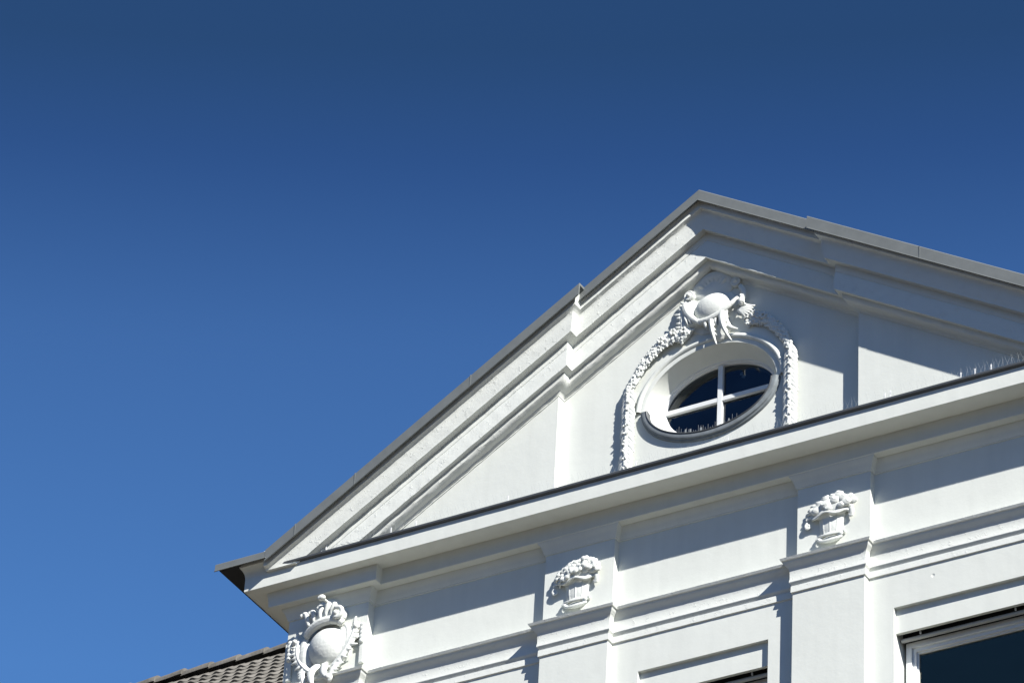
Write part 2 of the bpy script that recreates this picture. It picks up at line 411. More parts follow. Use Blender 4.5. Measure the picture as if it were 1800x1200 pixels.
LOW = [(.138, 26.758), (.137, 26.722), (.129, 26.698), (.108, 26.684), (.080, 26.678), (.050, 26.676), (.042, 26.662), (.030, 26.658), (.028, 26.644), (.0, 26.640)]
UPR, MID, LOW = [[(o - .02, q) for o, q in pr] for pr in (UPR, MID, LOW)]      # outsets from the gable wall
for nm, pr, amp in (('raking_cornice', UPR, .0026), ('raking_moulding', MID, .0034), ('raking_moulding', LOW, .0048)):
    bm = bmesh.new(); grid_sheet(bm, rake_pts(pr, .04, amp)); clip(bm, nm == 'raking_cornice')
    obj(nm, bm, ROUGH, B, smooth=38)

# short cyma under the eave corner, joining cornice and gable
CY = [(-.06, 24.30), (.0, 24.305), (.004, 24.325), (.012, 24.350), (.030, 24.372), (.055, 24.388), (.078, 24.398), (.082, 24.43), (-.06, 24.43)]
for s in (-1, 1):
    bm = bmesh.new(); cols = [[(s * (4.917 - .08 * u + o * .35 * (1 - u)), FY - o, z) for o, z in CY] for u in (0, 1)] + [[(s * (4.837 - k * .0275), FY - o, z) for o, z in CY] for k in range(1, 10)]
    V = grid_sheet(bm, [[jit(p, .0015) for p in c] for c in cols])
    bm.faces.new(V[0]); bm.faces.new(V[-1]); obj('cornice_end', bm, PLASTER, B, smooth=40)

# ---- metal verge along the gable
def verge(name, xs, y, qb, qt, lip=.014, horiz=False):
    pr = [(.0, qb + .003), (-.004, qb - .002), (-lip, qb), (-lip * .8, qb + .006), (-.002, qb + .009), (.0, qt), (.012, qt + .012), (.50, qt + .035), (.50, qt - .01), (.02, qt - .012), (.012, qb + .012)]
    bm = bmesh.new(); cols = []
    for x in xs: cols.append([(x, y + d, (q if horiz else q - T * min(abs(x), 9))) for d, q in pr])
    V = grid_sheet(bm, [c + [c[0]] for c in cols])
    bmesh.ops.remove_doubles(bm, verts=bm.verts, dist=1e-5)
    for c in (cols[0], cols[-1]): quad(bm, *c)
    return obj(name, bm, ZINC, B)
GXB = 1.23
for s in (-1, 1):
    verge('metal_verge', [s * 4.625, s * 3.65], -.515, 27.270, 27.410)
    verge('metal_verge', [s * 3.652, s * 2.4], -.516, 27.2695, 27.4095)
    verge('metal_verge', [s * 2.402, s * GXB], -.5145, 27.271, 27.411)
    for x, q0, q1 in ((3.65, 27.268, 27.416), (2.4, 27.268, 27.416), (4.30, 27.268, 27.416)):
        bm = bmesh.new(); zz = T * x
        v = [bm.verts.new((s * (x + dx), y_, q - T * (x + dx))) for dx in (-.006, .006) for y_ in (-.519, -.512) for q in (q0, q1)]
        for f in ((0, 1, 3, 2), (4, 6, 7, 5), (0, 4, 5, 1), (2, 3, 7, 6), (0, 2, 6, 4), (1, 5, 7, 3)): bm.faces.new([v[i] for i in f])
        obj('sheet_seam', bm, ZINC, B)
    verge('metal_verge', [s * 5.205, s * 4.61], -.513, 24.400, 24.480, horiz=True)
    verge('metal_verge', [s * (GXB + .05), 0], -.412, 27.306, 27.432)

# ---- roof and eaves
bm = bmesh.new()
for s in (-1, 1):
    a = [(s * 4.6, -.38, 24.50), (0, -.3, 27.45), (0, BACK + .4, 27.45), (s * 4.6, BACK + .4, 24.50)]
    quad(bm, *a); quad(bm, *[(x, y, z - .12) for x, y, z in a])
    quad(bm, (s * 4.6, -.38, 24.50), (s * 5.17, -.38, 24.45), (s * 5.17, BACK + .4, 24.45), (s * 4.6, BACK + .4, 24.50))
obj('roof', bm, ROOFM, B)
for s in (-1, 1):  # eave parts in black that holds the shade of the overhang
    bm = bmesh.new(); x0, x1 = sorted((s * 4.93, s * 5.165)); box(bm, x0, x1, -.49, BACK, 24.412, 24.440); obj('eave_soffit', bm, SOFF, B)
    bm = bmesh.new(); x0, x1 = sorted((s * 4.88, s * 4.945)); box(bm, x0, x1, -.36, BACK, 24.322, 24.411); obj('eave_board', bm, SOFF, B)

# ---- storey windows with shutter rail, frame and pane
for a, b in WIN:
    w_ = empty('window', parent=B)
    bm = bmesh.new()
    y0 = .14
    def fr(x0, x1, z0, z1, wd, ya, yb):
        box(bm, x0, x0 + wd, ya, yb, z0, z1); box(bm, x1 - wd, x1, ya, yb, z0, z1)
        box(bm, x0 + wd + .0005, x1 - wd - .0005, ya, yb, z1 - wd, z1); box(bm, x0 + wd + .0005, x1 - wd - .0005, ya, yb, z0, z0 + wd)
    fr(a + .03, b - .03, ZO + .02, 22.085, .052, y0, y0 + .09)
    fr(a + .083, b - .083, ZO + .073, 22.032, .036, y0 + .022, y0 + .08)
    fr(a + .1195, b - .1195, ZO + .11, 21.9955, .016, y0 + .040, y0 + .078)
    obj('frame', bm, PAINT, w_)
    xm = (a + b) / 2
    bm = bmesh.new(); quad(bm, (a + .13, y0 + .06, ZO + .12), (b - .13, y0 + .06, ZO + .12), (b - .13, y0 + .06, 21.985), (a + .13, y0 + .06, 21.985))
    obj('pane', bm, GLASS2, w_)
    bm = bmesh.new()
    bmesh.ops.create_cone(bm, segments=16, radius1=.020, radius2=.020, depth=b - a - .03, cap_ends=True, matrix=Matrix.Translation((xm, .085, 22.085)) @ Matrix.Rotation(PI / 2, 4, 'Y'))
    obj('shutter_rail', bm, SHUT, w_, smooth=40)
    for x in (a + .21, b - .21):
        bm = bmesh.new(); box(bm, x - .006, x + .006, .045, .062, 22.098, 22.125); obj('shutter_stop', bm, PAINT, w_)
    bm = bmesh.new(); box(bm, a - .3, b + .3, .26, 3.5, ZO - .3, 22.6)
    for f in list(bm.faces):
        if abs(f.calc_center_median().y - .26) < .01: bm.faces.remove(f)
    quad(bm, (a - .3, .26, 22.05), (b + .3, .26, 22.05), (b + .3, .26, 22.6), (a - .3, .26, 22.6))
    quad(bm, (a - .3, .262, ZO - .3), (a + .05, .262, ZO - .3), (a + .05, .262, 22.05), (a - .3, .262, 22.05))
    quad(bm, (b - .05, .262, ZO - .3), (b + .3, .262, ZO - .3), (b + .3, .262, 22.05), (b - .05, .262, 22.05))
    obj('room', bm, ROOM, w_)
    bm = bmesh.new(); quad(bm, (a, .137, 22.09), (b, .137, 22.09), (b, .137, 22.33), (a, .137, 22.33))  # shutter plate painted near-black to give the slot its shade
    obj('slot_shade_plate', bm, SOFF, w_)

# ================================================================== stucco reliefs
def ell(bm, c, r, rot=0.0, tilt=0.0, seg=16):
    """ellipsoid: c=(u, v, out), r=(ru, rv, rw); u right, v up, out towards the street (-y)"""
    m = Matrix.Translation((c[0], -c[2], c[1])) @ Matrix.Rotation(-rot, 4, 'Y') @ Matrix.Rotation(tilt, 4, 'X') @ Matrix.Diagonal((r[0], r[2], r[1], 1))
    bmesh.ops.create_uvsphere(bm, u_segments=seg, v_segments=max(6, seg // 2), radius=1, matrix=m)
def tube(bm, pts, rad, seg=8, flat=1.0):
    P = [Vector((p[0], -p[2], p[1])) for p in pts]; n = len(P)
    rings = []
    for i in range(n):
        d = (P[min(i + 1, n - 1)] - P[max(i - 1, 0)]).normalized()
        o = Vector((0, -1, 0)); s = d.cross(o)
        if s.length < 1e-3: s = Vector((1, 0, 0))
        s.normalize(); o = s.cross(d).normalized()
        r = rad[i] if isinstance(rad, (list, tuple)) else rad
        rings.append([bm.verts.new(P[i] + s * math.cos(2 * PI * k / seg) * r + o * math.sin(2 * PI * k / seg) * r * flat) for k in range(seg)])
    for a, b in zip(rings, rings[1:]):
        for k in range(seg): bm.faces.new((a[k], a[(k + 1) % seg], b[(k + 1) % seg], b[k]))
    bm.faces.new(rings[0][::-1]); bm.faces.new(rings[-1])
def bez(p, n=14):
    P = [Vector(q) for q in p]; r = []
    for i in range(n + 1):
        t = i / n; L = P[:]
        while len(L) > 1: L = [a.lerp(b, t) for a, b in zip(L, L[1:])]
        r.append(tuple(L[0]))
    return r
def taper(n, r0, r1, mid=None):
    if mid is None: return [r0 + (r1 - r0) * i / n for i in range(n + 1)]
    return [(r0 * (1 - t) ** 2 + 2 * mid * t * (1 - t) + r1 * t * t) for t in [i / n for i in range(n + 1)]]
def ragged(bm, p, w_, side, n=20, lob=.02, seed=1):
    """curved acanthus band: overlapping lobes of uneven size along the outer edge, a raised inner fillet and a centre groove"""
    rn = random.Random(seed); c = bez(p, n); tube(bm, c, taper(n, w_ * .7, w_ * .5, w_ * 1.25), flat=.5)
    i = 0
    while i < n - 1:
        a, b = Vector(c[i]), Vector(c[i + 1]); d = (b - a).normalized(); q = Vector((d.y, -d.x, 0)).normalized() * side
        f = rn.uniform(.75, 1.25); wl = w_ * (.75 + .5 * math.sin(PI * i / n)) * f
        e = a + q * (wl + lob * f) - d * lob * .8 * f; e.z += .004
        m_ = a + q * wl * .55 + d * lob * .4; m_.z += w_ * .42
        tube(bm, bez([tuple(a), tuple(m_), tuple(e)], 6), taper(6, w_ * .30, w_ * .12, w_ * .52), seg=7, flat=.8)
        i += rn.choice((2, 2, 3))
    tube(bm, [tuple(Vector(c[k]) + Vector((0, 0, w_ * .38))) for k in range(n + 1)], taper(n, w_ * .16, w_ * .12, w_ * .24), seg=6)
def volute(bm, c, R, turns, start, sgn, r0, r1, outs=(.04, .06), n=26):
    pts = []; rad = []
    for i in range(n + 1):
        t = i / n; a = start + sgn * turns * 2 * PI * t; rr = R * (1 - t) ** .9 + R * .12
        pts.append((c[0] + rr * math.cos(a), c[1] + rr * math.sin(a), c[2] + outs[0] + (outs[1] - outs[0]) * t)); rad.append(r0 + (r1 - r0) * t)
    tube(bm, pts, rad)
    ell(bm, (c[0], c[1], c[2] + outs[1]), (r1 * 1.7,) * 3)
def leaf(bm, p, w_, out=.02, ribs=3, n=14, flat=.45):
    """acanthus leaf: a flattened blade along a curve with lobes and a raised vein"""
    c = bez(p, n); tube(bm, c, taper(n, w_ * .55, w_ * .12, w_ * 1.15), flat=flat)
    for i in range(2, n - 1, 2):
        a, b = Vector(c[i]), Vector(c[i + 1]); d = (b - a).normalized(); s = Vector((d.y, -d.x, 0)).normalized()
        wl = w_ * (1 - i / n) * .9 + w_ * .15
        for sg in (-1, 1):
            e = a + s * sg * wl + d * wl * .7; e.z += .012
            tube(bm, [tuple(a), tuple((a + e) / 2 + Vector((0, 0, .010))), tuple(e)], [w_ * .22, w_ * .24, w_ * .09], seg=6)
    tube(bm, [(q[0], q[1], q[2] + w_ * .32) for q in c], taper(n, w_ * .16, w_ * .05), seg=6)
def relief(name, bm, parent, voxel=.006, sm=2, label=None, m=STUCCO):
    o = obj(name, bm, m, parent, smooth=180, label=label)
    r = o.modifiers.new('fuse', 'REMESH'); r.mode = 'VOXEL'; r.voxel_size = voxel; r.use_smooth_shade = True
    if sm:
        s = o.modifiers.new('soften', 'SMOOTH'); s.factor = .5; s.iterations = sm
    return o

# ---- flower baskets on the two inner frieze blocks
def basket(cx, kind, seed):
    rnd = random.Random(seed)
    E_ = empty('flower_basket_relief', (cx, YPB, 23.19), parent=B)
    E_.scale = (1.14, .52, 1)
    E_['label'] = 'stucco basket of open daisy-like flowers' if kind == 0 else 'stucco basket of round buds and fruit'
    bm = bmesh.new()
    # body with staves
    n = 24; rows = [(.080, .060, .075), (.092, .078, .10), (.102, .088, .15), (.104, .090, .22), (.118, .092, .285), (.118, .088, .30)]
    rings = []
    for a, d, z in rows:
        rings.append([])
        for k in range(n + 1):
            t = PI * k / n; stv = 1 + .02 * abs(math.sin(t * 2.5))
            rings[-1].append(bm.verts.new((-a * math.cos(t) * stv, -d * math.sin(t) * stv + .0, z)))
        rings[-1] += [bm.verts.new((a, .02, z)), bm.verts.new((-a, .02, z))]
    L = len(rings[0])
    for p, q in zip(rings, rings[1:]):
        for k in range(L): bm.faces.new((p[k], p[(k + 1) % L], q[(k + 1) % L], q[k]))
    bm.faces.new(rings[0][::-1]); bm.faces.new(rings[-1])
    for k in range(5):
        t = PI * (k + .5) / 5; tube(bm, [(-q * math.cos(t), z, q * .9 * math.sin(t)) for q, z in ((.082, .08), (.094, .11), (.103, .17), (.106, .24), (.113, .29))], .0060, seg=6)
    for z, r_ in ((.090, .100),):
        tube(bm, [(-r_ * math.cos(t), z + .004 * math.sin(6 * t), (r_ - .012) * math.sin(t)) for t in [PI * k / 16 for k in range(17)]], .009, seg=6)
    relief('basket_body', bm, E_, .0045, 0)
    # rolled drapery rim with hanging curls
    bm = bmesh.new()
    tube(bm, [(-.165 * math.cos(t), .288 + .016 * math.sin(5 * t + kind), .155 * math.sin(t) + .012) for t in [PI * k / 24 for k in range(25)]], .0115, flat=1.3)
    tube(bm, [(-.160 * math.cos(t), .306 + .016 * math.sin(5 * t + kind + .4), .140 * math.sin(t) + .012) for t in [PI * k / 24 for k in range(25)]], .012)
    tube(bm, bez([(-.160, .31, .05), (-.20, .33, .07), (-.215, .29, .07)], 8), taper(8, .014, .008, .018))
    tube(bm, bez([(-.205, .275, .06), (-.235, .24, .07), (-.225, .185, .07), (-.180, .19, .06), (-.175, .235, .06), (-.20, .25, .06)], 16), taper(16, .010, .011, .019))
    tube(bm, bez([(.150, .32, .05), (.20, .335, .08), (.205, .27, .08), (.185, .23, .07), (.165, .25, .06)]), taper(14, .016, .014, .026))
    ell(bm, (.178, .335, .07), (.026, .022, .026)); ell(bm, (.18, .245, .06), (.026, .024, .025))
    relief('basket_rim', bm, E_, .0045, 0)
    # scrolled foot
    bm = bmesh.new()
    tube(bm, [(-.120 * math.cos(t), .078 + .006 * math.cos(2 * t), .10 * math.sin(t) + .015) for t in [PI * k / 16 for k in range(17)]], .0125, flat=1.2)
    ell(bm, (0, .045, .03), (.085, .035, .055))
    tube(bm, bez([(-.105, .055, .07), (-.075, -.01, .115), (-.01, .0, .135), (.05, .015, .125), (.105, .03, .07)]), taper(14, .012, .012, .022), flat=1.2)
    volute(bm, (-.095, .045, .05), .030, 1.0, PI * .9, -1, .011, .009, (.02, .05), 18)
    volute(bm, (.100, .060, .05), .034, 1.0, PI * .2, 1, .012, .009, (.02, .05), 18)
    relief('basket_foot', bm, E_, .0045, 0)
    # flowers in a fan
    fl_ = [(-.15, .375, .08, .050), (-.085, .425, .10, .054), (-.075, .345, .15, .054), (-.01, .465, .09, .052), (.005, .385, .16, .056), (.07, .475, .09, .054), (.085, .40, .14, .054), (.135, .435, .09, .048), (.155, .37, .11, .046), (-.13, .33, .10, .036)] if kind == 0 else [(-.155, .37, .075, .042), (-.095, .42, .085, .046), (-.115, .355, .115, .043), (-.045, .46, .085, .044), (-.035, .385, .135, .052), (.015, .47, .09, .044),
           (.04, .41, .13, .044), (.065, .475, .085, .048), (.10, .43, .115, .043), (.125, .375, .125, .046), (.145, .43, .075, .038), (.175, .385, .075, .036), (-.01, .335, .15, .035), (.085, .345, .14, .036)]
    for u, v, o_, r in fl_:
        bm = bmesh.new(); u = u * 1.05 + .012 + rnd.uniform(-.008, .008); v += rnd.uniform(-.006, .006)
        d = Vector((u * 1.2, v - .30, o_ * .9)).normalized()
        if kind == 0:
            a = d.cross(Vector((0, 1, 0))).normalized(); b = a.cross(d); r *= 1.18
            ell(bm, tuple(Vector((u, v, o_)) - d * r * .35), (r * .85,) * 3, seg=14)
            for i in range(7):
                t = 2 * PI * i / 7 + u * 9; c = Vector((u, v, o_)) + (a * math.cos(t) + b * math.sin(t)) * r * .74 + d * r * (.42 + .1 * (i % 2))
                ell(bm, tuple(c), (r * .36, r * .36, r * .34), seg=10)
        else:
            ell(bm, (u, v, o_), (r, r * .95, r), seg=14)
            if rnd.random() < .8:
                a = d.cross(Vector((0, 1, 0))).normalized(); b = a.cross(d)
                tube(bm, [tuple(Vector((u, v, o_)) + d * r * .75 + (a * math.cos(t) + b * math.sin(t)) * r * .55) for t in [2 * PI * i / 10 for i in range(11)]], r * .2, seg=6)
        relief('flower', bm, E_, .0048, 0)
    bm = bmesh.new(); ell(bm, (0, .37, .05), (.185, .115, .10)); 
    for k in range(11):
        t = PI * (.02 + .96 * k / 10); tube(bm, bez([(.13 * math.cos(t), .36 + .08 * math.sin(t), .07), (.18 * math.cos(t), .36 + .12 * math.sin(t), .10), (.212 * math.cos(t + .12), .355 + .150 * math.sin(t + .12), .05)], 8), taper(8, .014, .006, .026), seg=6)
    relief('foliage', bm, E_, .0048, 0)
basket(-1.335, 0, 3)
basket(1.305, 1, 5)

# ---- cartouche on the corner blocks
def corner_cartouche(cx, label=None):
    E_ = empty('cartouche_relief', (cx, YP0, 23.4), parent=B); E_.scale = (1, .85, 1)
    if label: E_['label'] = label
    bm = bmesh.new(); ell(bm, (.035, .03, .03), (.215, .22, .17), seg=32); relief('shield', bm, E_, .007, 10)
    bm = bmesh.new()     # rim behind the shield
    tube(bm, [(.03 + .225 * math.cos(t), .035 + .235 * math.sin(t), .03) for t in [2 * PI * i / 40 for i in range(41)]], .026)
    for s in (-1, 1):    # strap bands either side
        tube(bm, bez([(s * .19 + .02, .25, .05), (s * .30 + .02, .15, .08), (s * .26, -.05, .06), (s * .17, -.22, .07)]), taper(14, .03, .03, .05), flat=.7)
    relief('shield_rim', bm, E_, .006, 2)
    bm = bmesh.new()     # crest band
    tube(bm, bez([(-.21, .20, .08), (-.12, .29, .13), (.03, .315, .155), (.15, .31, .13), (.20, .25, .08)]), taper(14, .04, .04, .060), flat=1.0)
    ell(bm, (.21, .06, .02), (.085, .20, .09)); ell(bm, (-.205, -.04, .02), (.105, .20, .105)); ell(bm, (.02, -.24, .03), (.13, .08, .09))
    ell(bm, (0, .38, .03), (.22, .12, .11)); ell(bm, (-.01, .50, .02), (.15, .12, .07))
    relief('crest', bm, E_, .006, 2)
    for (u0, v0, u1, v1, ww) in ((-.16, .29, -.215, .43, .030), (-.10, .32, -.13, .435, .028), (-.03, .34, -.04, .47, .030), (.035, .35, .05, .48, .032), (.095, .35, .12, .46, .030)):
        bm = bmesh.new()
        tube(bm, bez([(u0, v0, .13), (u0 - .03, (v0 + v1) / 2, .15), (u1 + .05, v1 - .01, .15), (u1 - .015, v1 + .01, .13)]), taper(14, ww * .5, ww * .8, ww * 1.25)); ell(bm, (u1 * 1.06 - .022, v1 - .008, .135), (.020, .026, .024))
        relief('crest_leaf', bm, E_, .006, 1)
    bm = bmesh.new(); volute(bm, (.165, .335, .08), .068, 1.05, PI * .6, -1, .027, .018, (.07, .10)); relief('scroll', bm, E_, .006, 1)
    bm = bmesh.new(); ell(bm, (.03, .505, .25), (.042, .032, .036)); ell(bm, (.012, .50, .265), (.024, .022, .02)); tube(bm, [(.05, .50, .0), (.042, .50, .12), (.034, .503, .24)], [.03, .016, .016]); relief('crest_ball', bm, E_, .006, 1)
    # side leaves (left and right), bottom leaves
    for s in (-1, 1):
        bm = bmesh.new()
        ragged(bm, [(s * .31 + .01, .23, .03), (s * .34 + .01, .04, .09), (s * .27 + .01, -.13, .11), (s * .10, -.24, .10)], .050, -1 if s > 0 else 1, 20, .022, 3 + s)
        ragged(bm, [(s * .20, -.18, .08), (s * .20, -.26, .16), (s * .15, -.33, .18), (s * .14, -.43, .15)], .038, -1 if s > 0 else 1, 12, .018, 5 + s)
        relief('acanthus_leaf', bm, E_, .006, 1)
        bm = bmesh.new()
        volute(bm, (s * .345, .19, .02), .035, .9, PI / 2, -s, .018, .014, (.02, .05), 18)
        volute(bm, (s * .335, .08, .02), .035, .9, PI / 2, -s, .020, .014, (.02, .05), 18)
        relief('scroll', bm, E_, .006, 1)
    bm = bmesh.new()
    for p, w0 in (([(-.03, -.18, .10), (-.07, -.27, .20), (-.05, -.36, .23), (-.02, -.47, .18)], .052), ([(.05, -.18, .10), (.10, -.26, .19), (.07, -.35, .22), (.15, -.41, .19)], .046)):
        c = bez(p, 16); tube(bm, c, taper(16, w0 * .8, .016, w0 * 1.1), flat=.65)
        for k in (-1, 1): tube(bm, [(a + k * w0 * .5 * (1 - i / 16), b, o + w0 * .32) for i, (a, b, o) in enumerate(c)], taper(16, .013, .006), seg=6)
    volute(bm, (.145, -.385, .15), .035, 1.0, -PI / 2, 1, .02, .016, (.03, .05), 18)
    relief('acanthus_leaf', bm, E_, .006, 1)
    for s in (-1, 1):    # upright pendant strips at the edge of the block
        bm = bmesh.new(); box(bm, s * .41 - .028, s * .41 + .028, -.035, .0, -.22, .20)
        for k in range(5): ell(bm, (s * .41, .20 - k * .045, .045), (.03, .028, .02))
        relief('pendant', bm, E_, .006, 1)
        bm = bmesh.new()
        for k in range(4): tube(bm, bez([(s * .30, .22 - k * .05, .03), (s * .33, .27 - k * .05, .07), (s * .335, .31 - k * .05, .05)]), taper(14, .016, .008, .024))
        relief('acanthus_leaf', bm, E_, .006, 1)
    return E_
corner_cartouche(-4.075, 'shield cartouche with crest at the left corner of the frieze')
corner_cartouche(4.075)

# ---- crowning cartouche above the oval window
E_ = empty('crowning_cartouche', (0, YC, 26.2), parent=B); E_.scale = (1, .88, 1)
bm = bmesh.new(); ell(bm, (.015, .03, .02), (.195, .168, .115), seg=32); relief('shield', bm, E_, .007, 10)
bm = bmesh.new()
tube(bm, [(.015 + .208 * math.cos(t), .02 + .180 * math.sin(t), .05) for t in [PI * .86 + PI * 1.10 * i / 40 for i in range(41)]], [.012] * 41)
tube(bm, bez([(-.20, -.07, .07), (-.06, -.19, .11), (.12, -.16, .12), (.27, .0, .10), (.30, .05, .07)]), taper(14, .028, .022, .042), flat=.8)
ell(bm, (.0, .0, .0), (.30, .25, .045)); ell(bm, (-.25, .04, .01), (.095, .21, .085)); ell(bm, (-.27, -.10, .02), (.07, .09, .07)); ell(bm, (-.17, -.10, .02), (.13, .055, .08))
relief('shield_rim', bm, E_, .006, 2)
bm = bmesh.new()
ragged(bm, [(-.25, .18, .06), (-.31, .08, .08), (-.29, -.02, .08), (-.30, -.17, .06)], .046, 1, 18, .022, 4)
tube(bm, bez([(-.27, .12, .08), (-.24, .02, .10), (-.22, -.06, .10), (-.12, -.11, .11), (-.075, -.17, .09)]), taper(14, .040, .008, .050), flat=.8)
for k in range(4): tube(bm, bez([(-.26 + .035 * k, -.02 - .02 * k, .10), (-.24 + .035 * k, -.08 - .012 * k, .12), (-.22 + .04 * k, -.135, .09)]), taper(14, .010, .006, .016), seg=6)
ell(bm, (-.30, -.19, .06), (.036, .040, .04))
relief('acanthus_leaf', bm, E_, .005, 1)
bm = bmesh.new()         # shell hood between the rosettes
tube(bm, bez([(-.20, .27, .02), (-.12, .40, .04), (.02, .46, .05), (.14, .40, .04), (.20, .30, .02)]), taper(14, .04, .035, .065), flat=.6)
for k in range(7):
    t = PI * (.18 + .64 * k / 6); tube(bm, bez([(.01 + .10 * math.cos(t), .24 + .08 * math.sin(t), .03), (.01 + .15 * math.cos(t), .26 + .13 * math.sin(t), .055), (.01 + .19 * math.cos(t), .26 + .16 * math.sin(t), .03)]), taper(14, .012, .018, .026))
ell(bm, (.0, .28, .0), (.24, .16, .05))
relief('shell_hood', bm, E_, .006, 1)
for u, v, g in ((-.225, .225, 0), (.262, .262, -.035)):
    bm = bmesh.new(); ell(bm, (u, v, .05 + g), (.052, .052, .055))
    tube(bm, [(u + .045 * math.cos(t), v + .045 * math.sin(t), .085 + g) for t in [2 * PI * i / 16 for i in range(17)]], .012)
    ell(bm, (u, v, .10 + g), (.02, .02, .02)); relief('rosette', bm, E_, .0055, 1)
bm = bmesh.new()         # right hand leaf and small plume
tube(bm, bez([(.31, .20, .04), (.36, .12, .08), (.40, .05, .07), (.33, -.02, .06)]), taper(14, .025, .02, .035))
tube(bm, bez([(.345, .02, .06), (.36, -.04, .10), (.36, -.06, .11)]), taper(14, .02, .03, .03)); ell(bm, (.352, -.03, .10), (.034, .050, .035)); ell(bm, (.35, .03, .11), (.018, .022, .018))
for k in range(6):
    t = -.1 - k * .22; tube(bm, bez([(.30, -.10, .06), (.34 + .04 * math.cos(t), -.10 + .05 * math.sin(t), .10), (.33 + .15 * math.cos(t), -.09 + .13 * math.sin(t) , .07)]), taper(14, .014, .008, .022))
tube(bm, bez([(.37, -.05, .07), (.42, -.10, .08), (.46, -.09, .06), (.50, -.10, .05)]), taper(14, .014, .006, .014))
relief('acanthus_leaf', bm, E_, .0055, 1)
for p, wd in (([(.035, -.10, .09), (.03, -.22, .12), (.055, -.32, .13), (.085, -.44, .07)], .030), ([(.15, -.08, .10), (.14, -.20, .13), (.17, -.32, .13), (.245, -.44, .07)], .034)):
    bm = bmesh.new(); c = bez(p, 18); tube(bm, c, taper(18, wd * 1.1, .007, wd * .95), flat=.75)
    for k in (-1, 0, 1): tube(bm, [(a + k * wd * .7 * (1 - i / 20), b, o + wd * (.55 if k == 0 else .3)) for i, (a, b, o) in enumerate(c)], taper(18, .010, .003), seg=6)
    for k in (5, 8, 11): tube(bm, bez([c[k], (c[k][0] + .03, c[k][1] - .015, c[k][2]), (c[k][0] + .042, c[k][1] - .045, c[k][2] - .02)], 6), taper(6, .012, .004, .012), seg=6)
    relief('acanthus_leaf', bm, E_, .0045, 0)
bm = bmesh.new()
for k in range(5):
    u = -.03 + .055 * k; tube(bm, bez([(u, -.12 + .015 * k, .08), (u - .01, -.18, .12), (u + .01, -.235 + .01 * (k % 2), .08)], 8), taper(8, .018, .006, .026), seg=6)
relief('acanthus_leaf', bm, E_, .005, 0)
bm = bmesh.new(); ell(bm, (.10, -.22, .02), (.11, .16, .06)); tube(bm, bez([(.20, -.25, .05), (.24, -.30, .08), (.30, -.31, .05)]), taper(14, .03, .008, .02)); relief('acanthus_leaf', bm, E_, .006, 1)

# ---- garlands hanging on both sides of the oval window
def garland(s, seed):
    rnd = random.Random(seed); E_ = empty('garland', (0, YC, 25.25), parent=B); E_.scale = (1, .82, 1)
    # flowered upper swag
    bm = bmesh.new()
    lo = 0 if s < 0 else -.028
    sw = bez([(s * (.24 if s < 0 else .36), .72, .05 + lo), (s * (.36 if s < 0 else .46), .86 if s < 0 else .78, .06 + lo), (s * .62, .70, .05 + lo), (s * .84, .44, .05 + lo), (s * .865, .18, .05)], 60)
    tube(bm, sw, taper(60, .085 if s < 0 else .06, .035, .055), flat=.45)
    for i, c in enumerate(sw[:-6]):
        t = i / 60; wd = (.085 * (1 - t) ** 2 + 2 * .055 * t * (1 - t) + .035 * t * t) * 1.1
        for k in range(9):
            a = rnd.uniform(-1, 1); d = Vector(sw[min(i + 1, 60)]) - Vector(sw[max(i - 1, 0)]); n_ = Vector((-d.y, d.x, 0)).normalized()
            p = Vector(c) + n_ * a * wd; r = rnd.uniform(.007, .0155)
            ell(bm, (p.x, p.y, c[2] - .005 + .032 * math.sqrt(max(0, 1 - a * a)) + rnd.uniform(-.008, .006)), (r, r, r), seg=8)
    for i in (4, 14, 24):
        c = sw[i]
        for k in range(6):
            t = 2 * PI * k / 6; ell(bm, (c[0] + .026 * math.cos(t), c[1] + .03 + .026 * math.sin(t), c[2] + .046), (.015, .015, .013), seg=8)
    relief('swag', bm, E_, .0045, 0)
    # layered leaf drop
    bm = bmesh.new()
    x0, x1 = s * .865, s * .860
    tube(bm, [(x0, .26, .04), (x1, -.88, .04)], .045, flat=.7)
    k = 0; v = .24
    while v > -.84:
        for sg in (-1, 0, 1):
            wv = rnd.uniform(.9, 1.15)
            tube(bm, bez([(x0, v + .03, .07), (x0 + sg * .035 * wv, v, .095 - abs(sg) * .02), (x0 + sg * .062 * wv, v - .055, .085 - abs(sg) * .03), (x0 + sg * .066 * wv, v - .075 * wv, .05 - abs(sg) * .01)], 8), taper(8, .016, .007, .026), seg=6)
        if k % 2 == 0:
            for q in range(3): ell(bm, (x0 + rnd.uniform(-.025, .025), v - .02 + rnd.uniform(-.02, .02), .10), (.012,) * 3, seg=8)
        v -= .047; k += 1
    for q in range(4): ell(bm, (x0 + rnd.uniform(-.02, .02), .26 + q * .012, .075), (.024,) * 3, seg=8)
    relief('leaf_drop', bm, E_, .0045, 0)
garland(-1, 2); garland(1, 7)

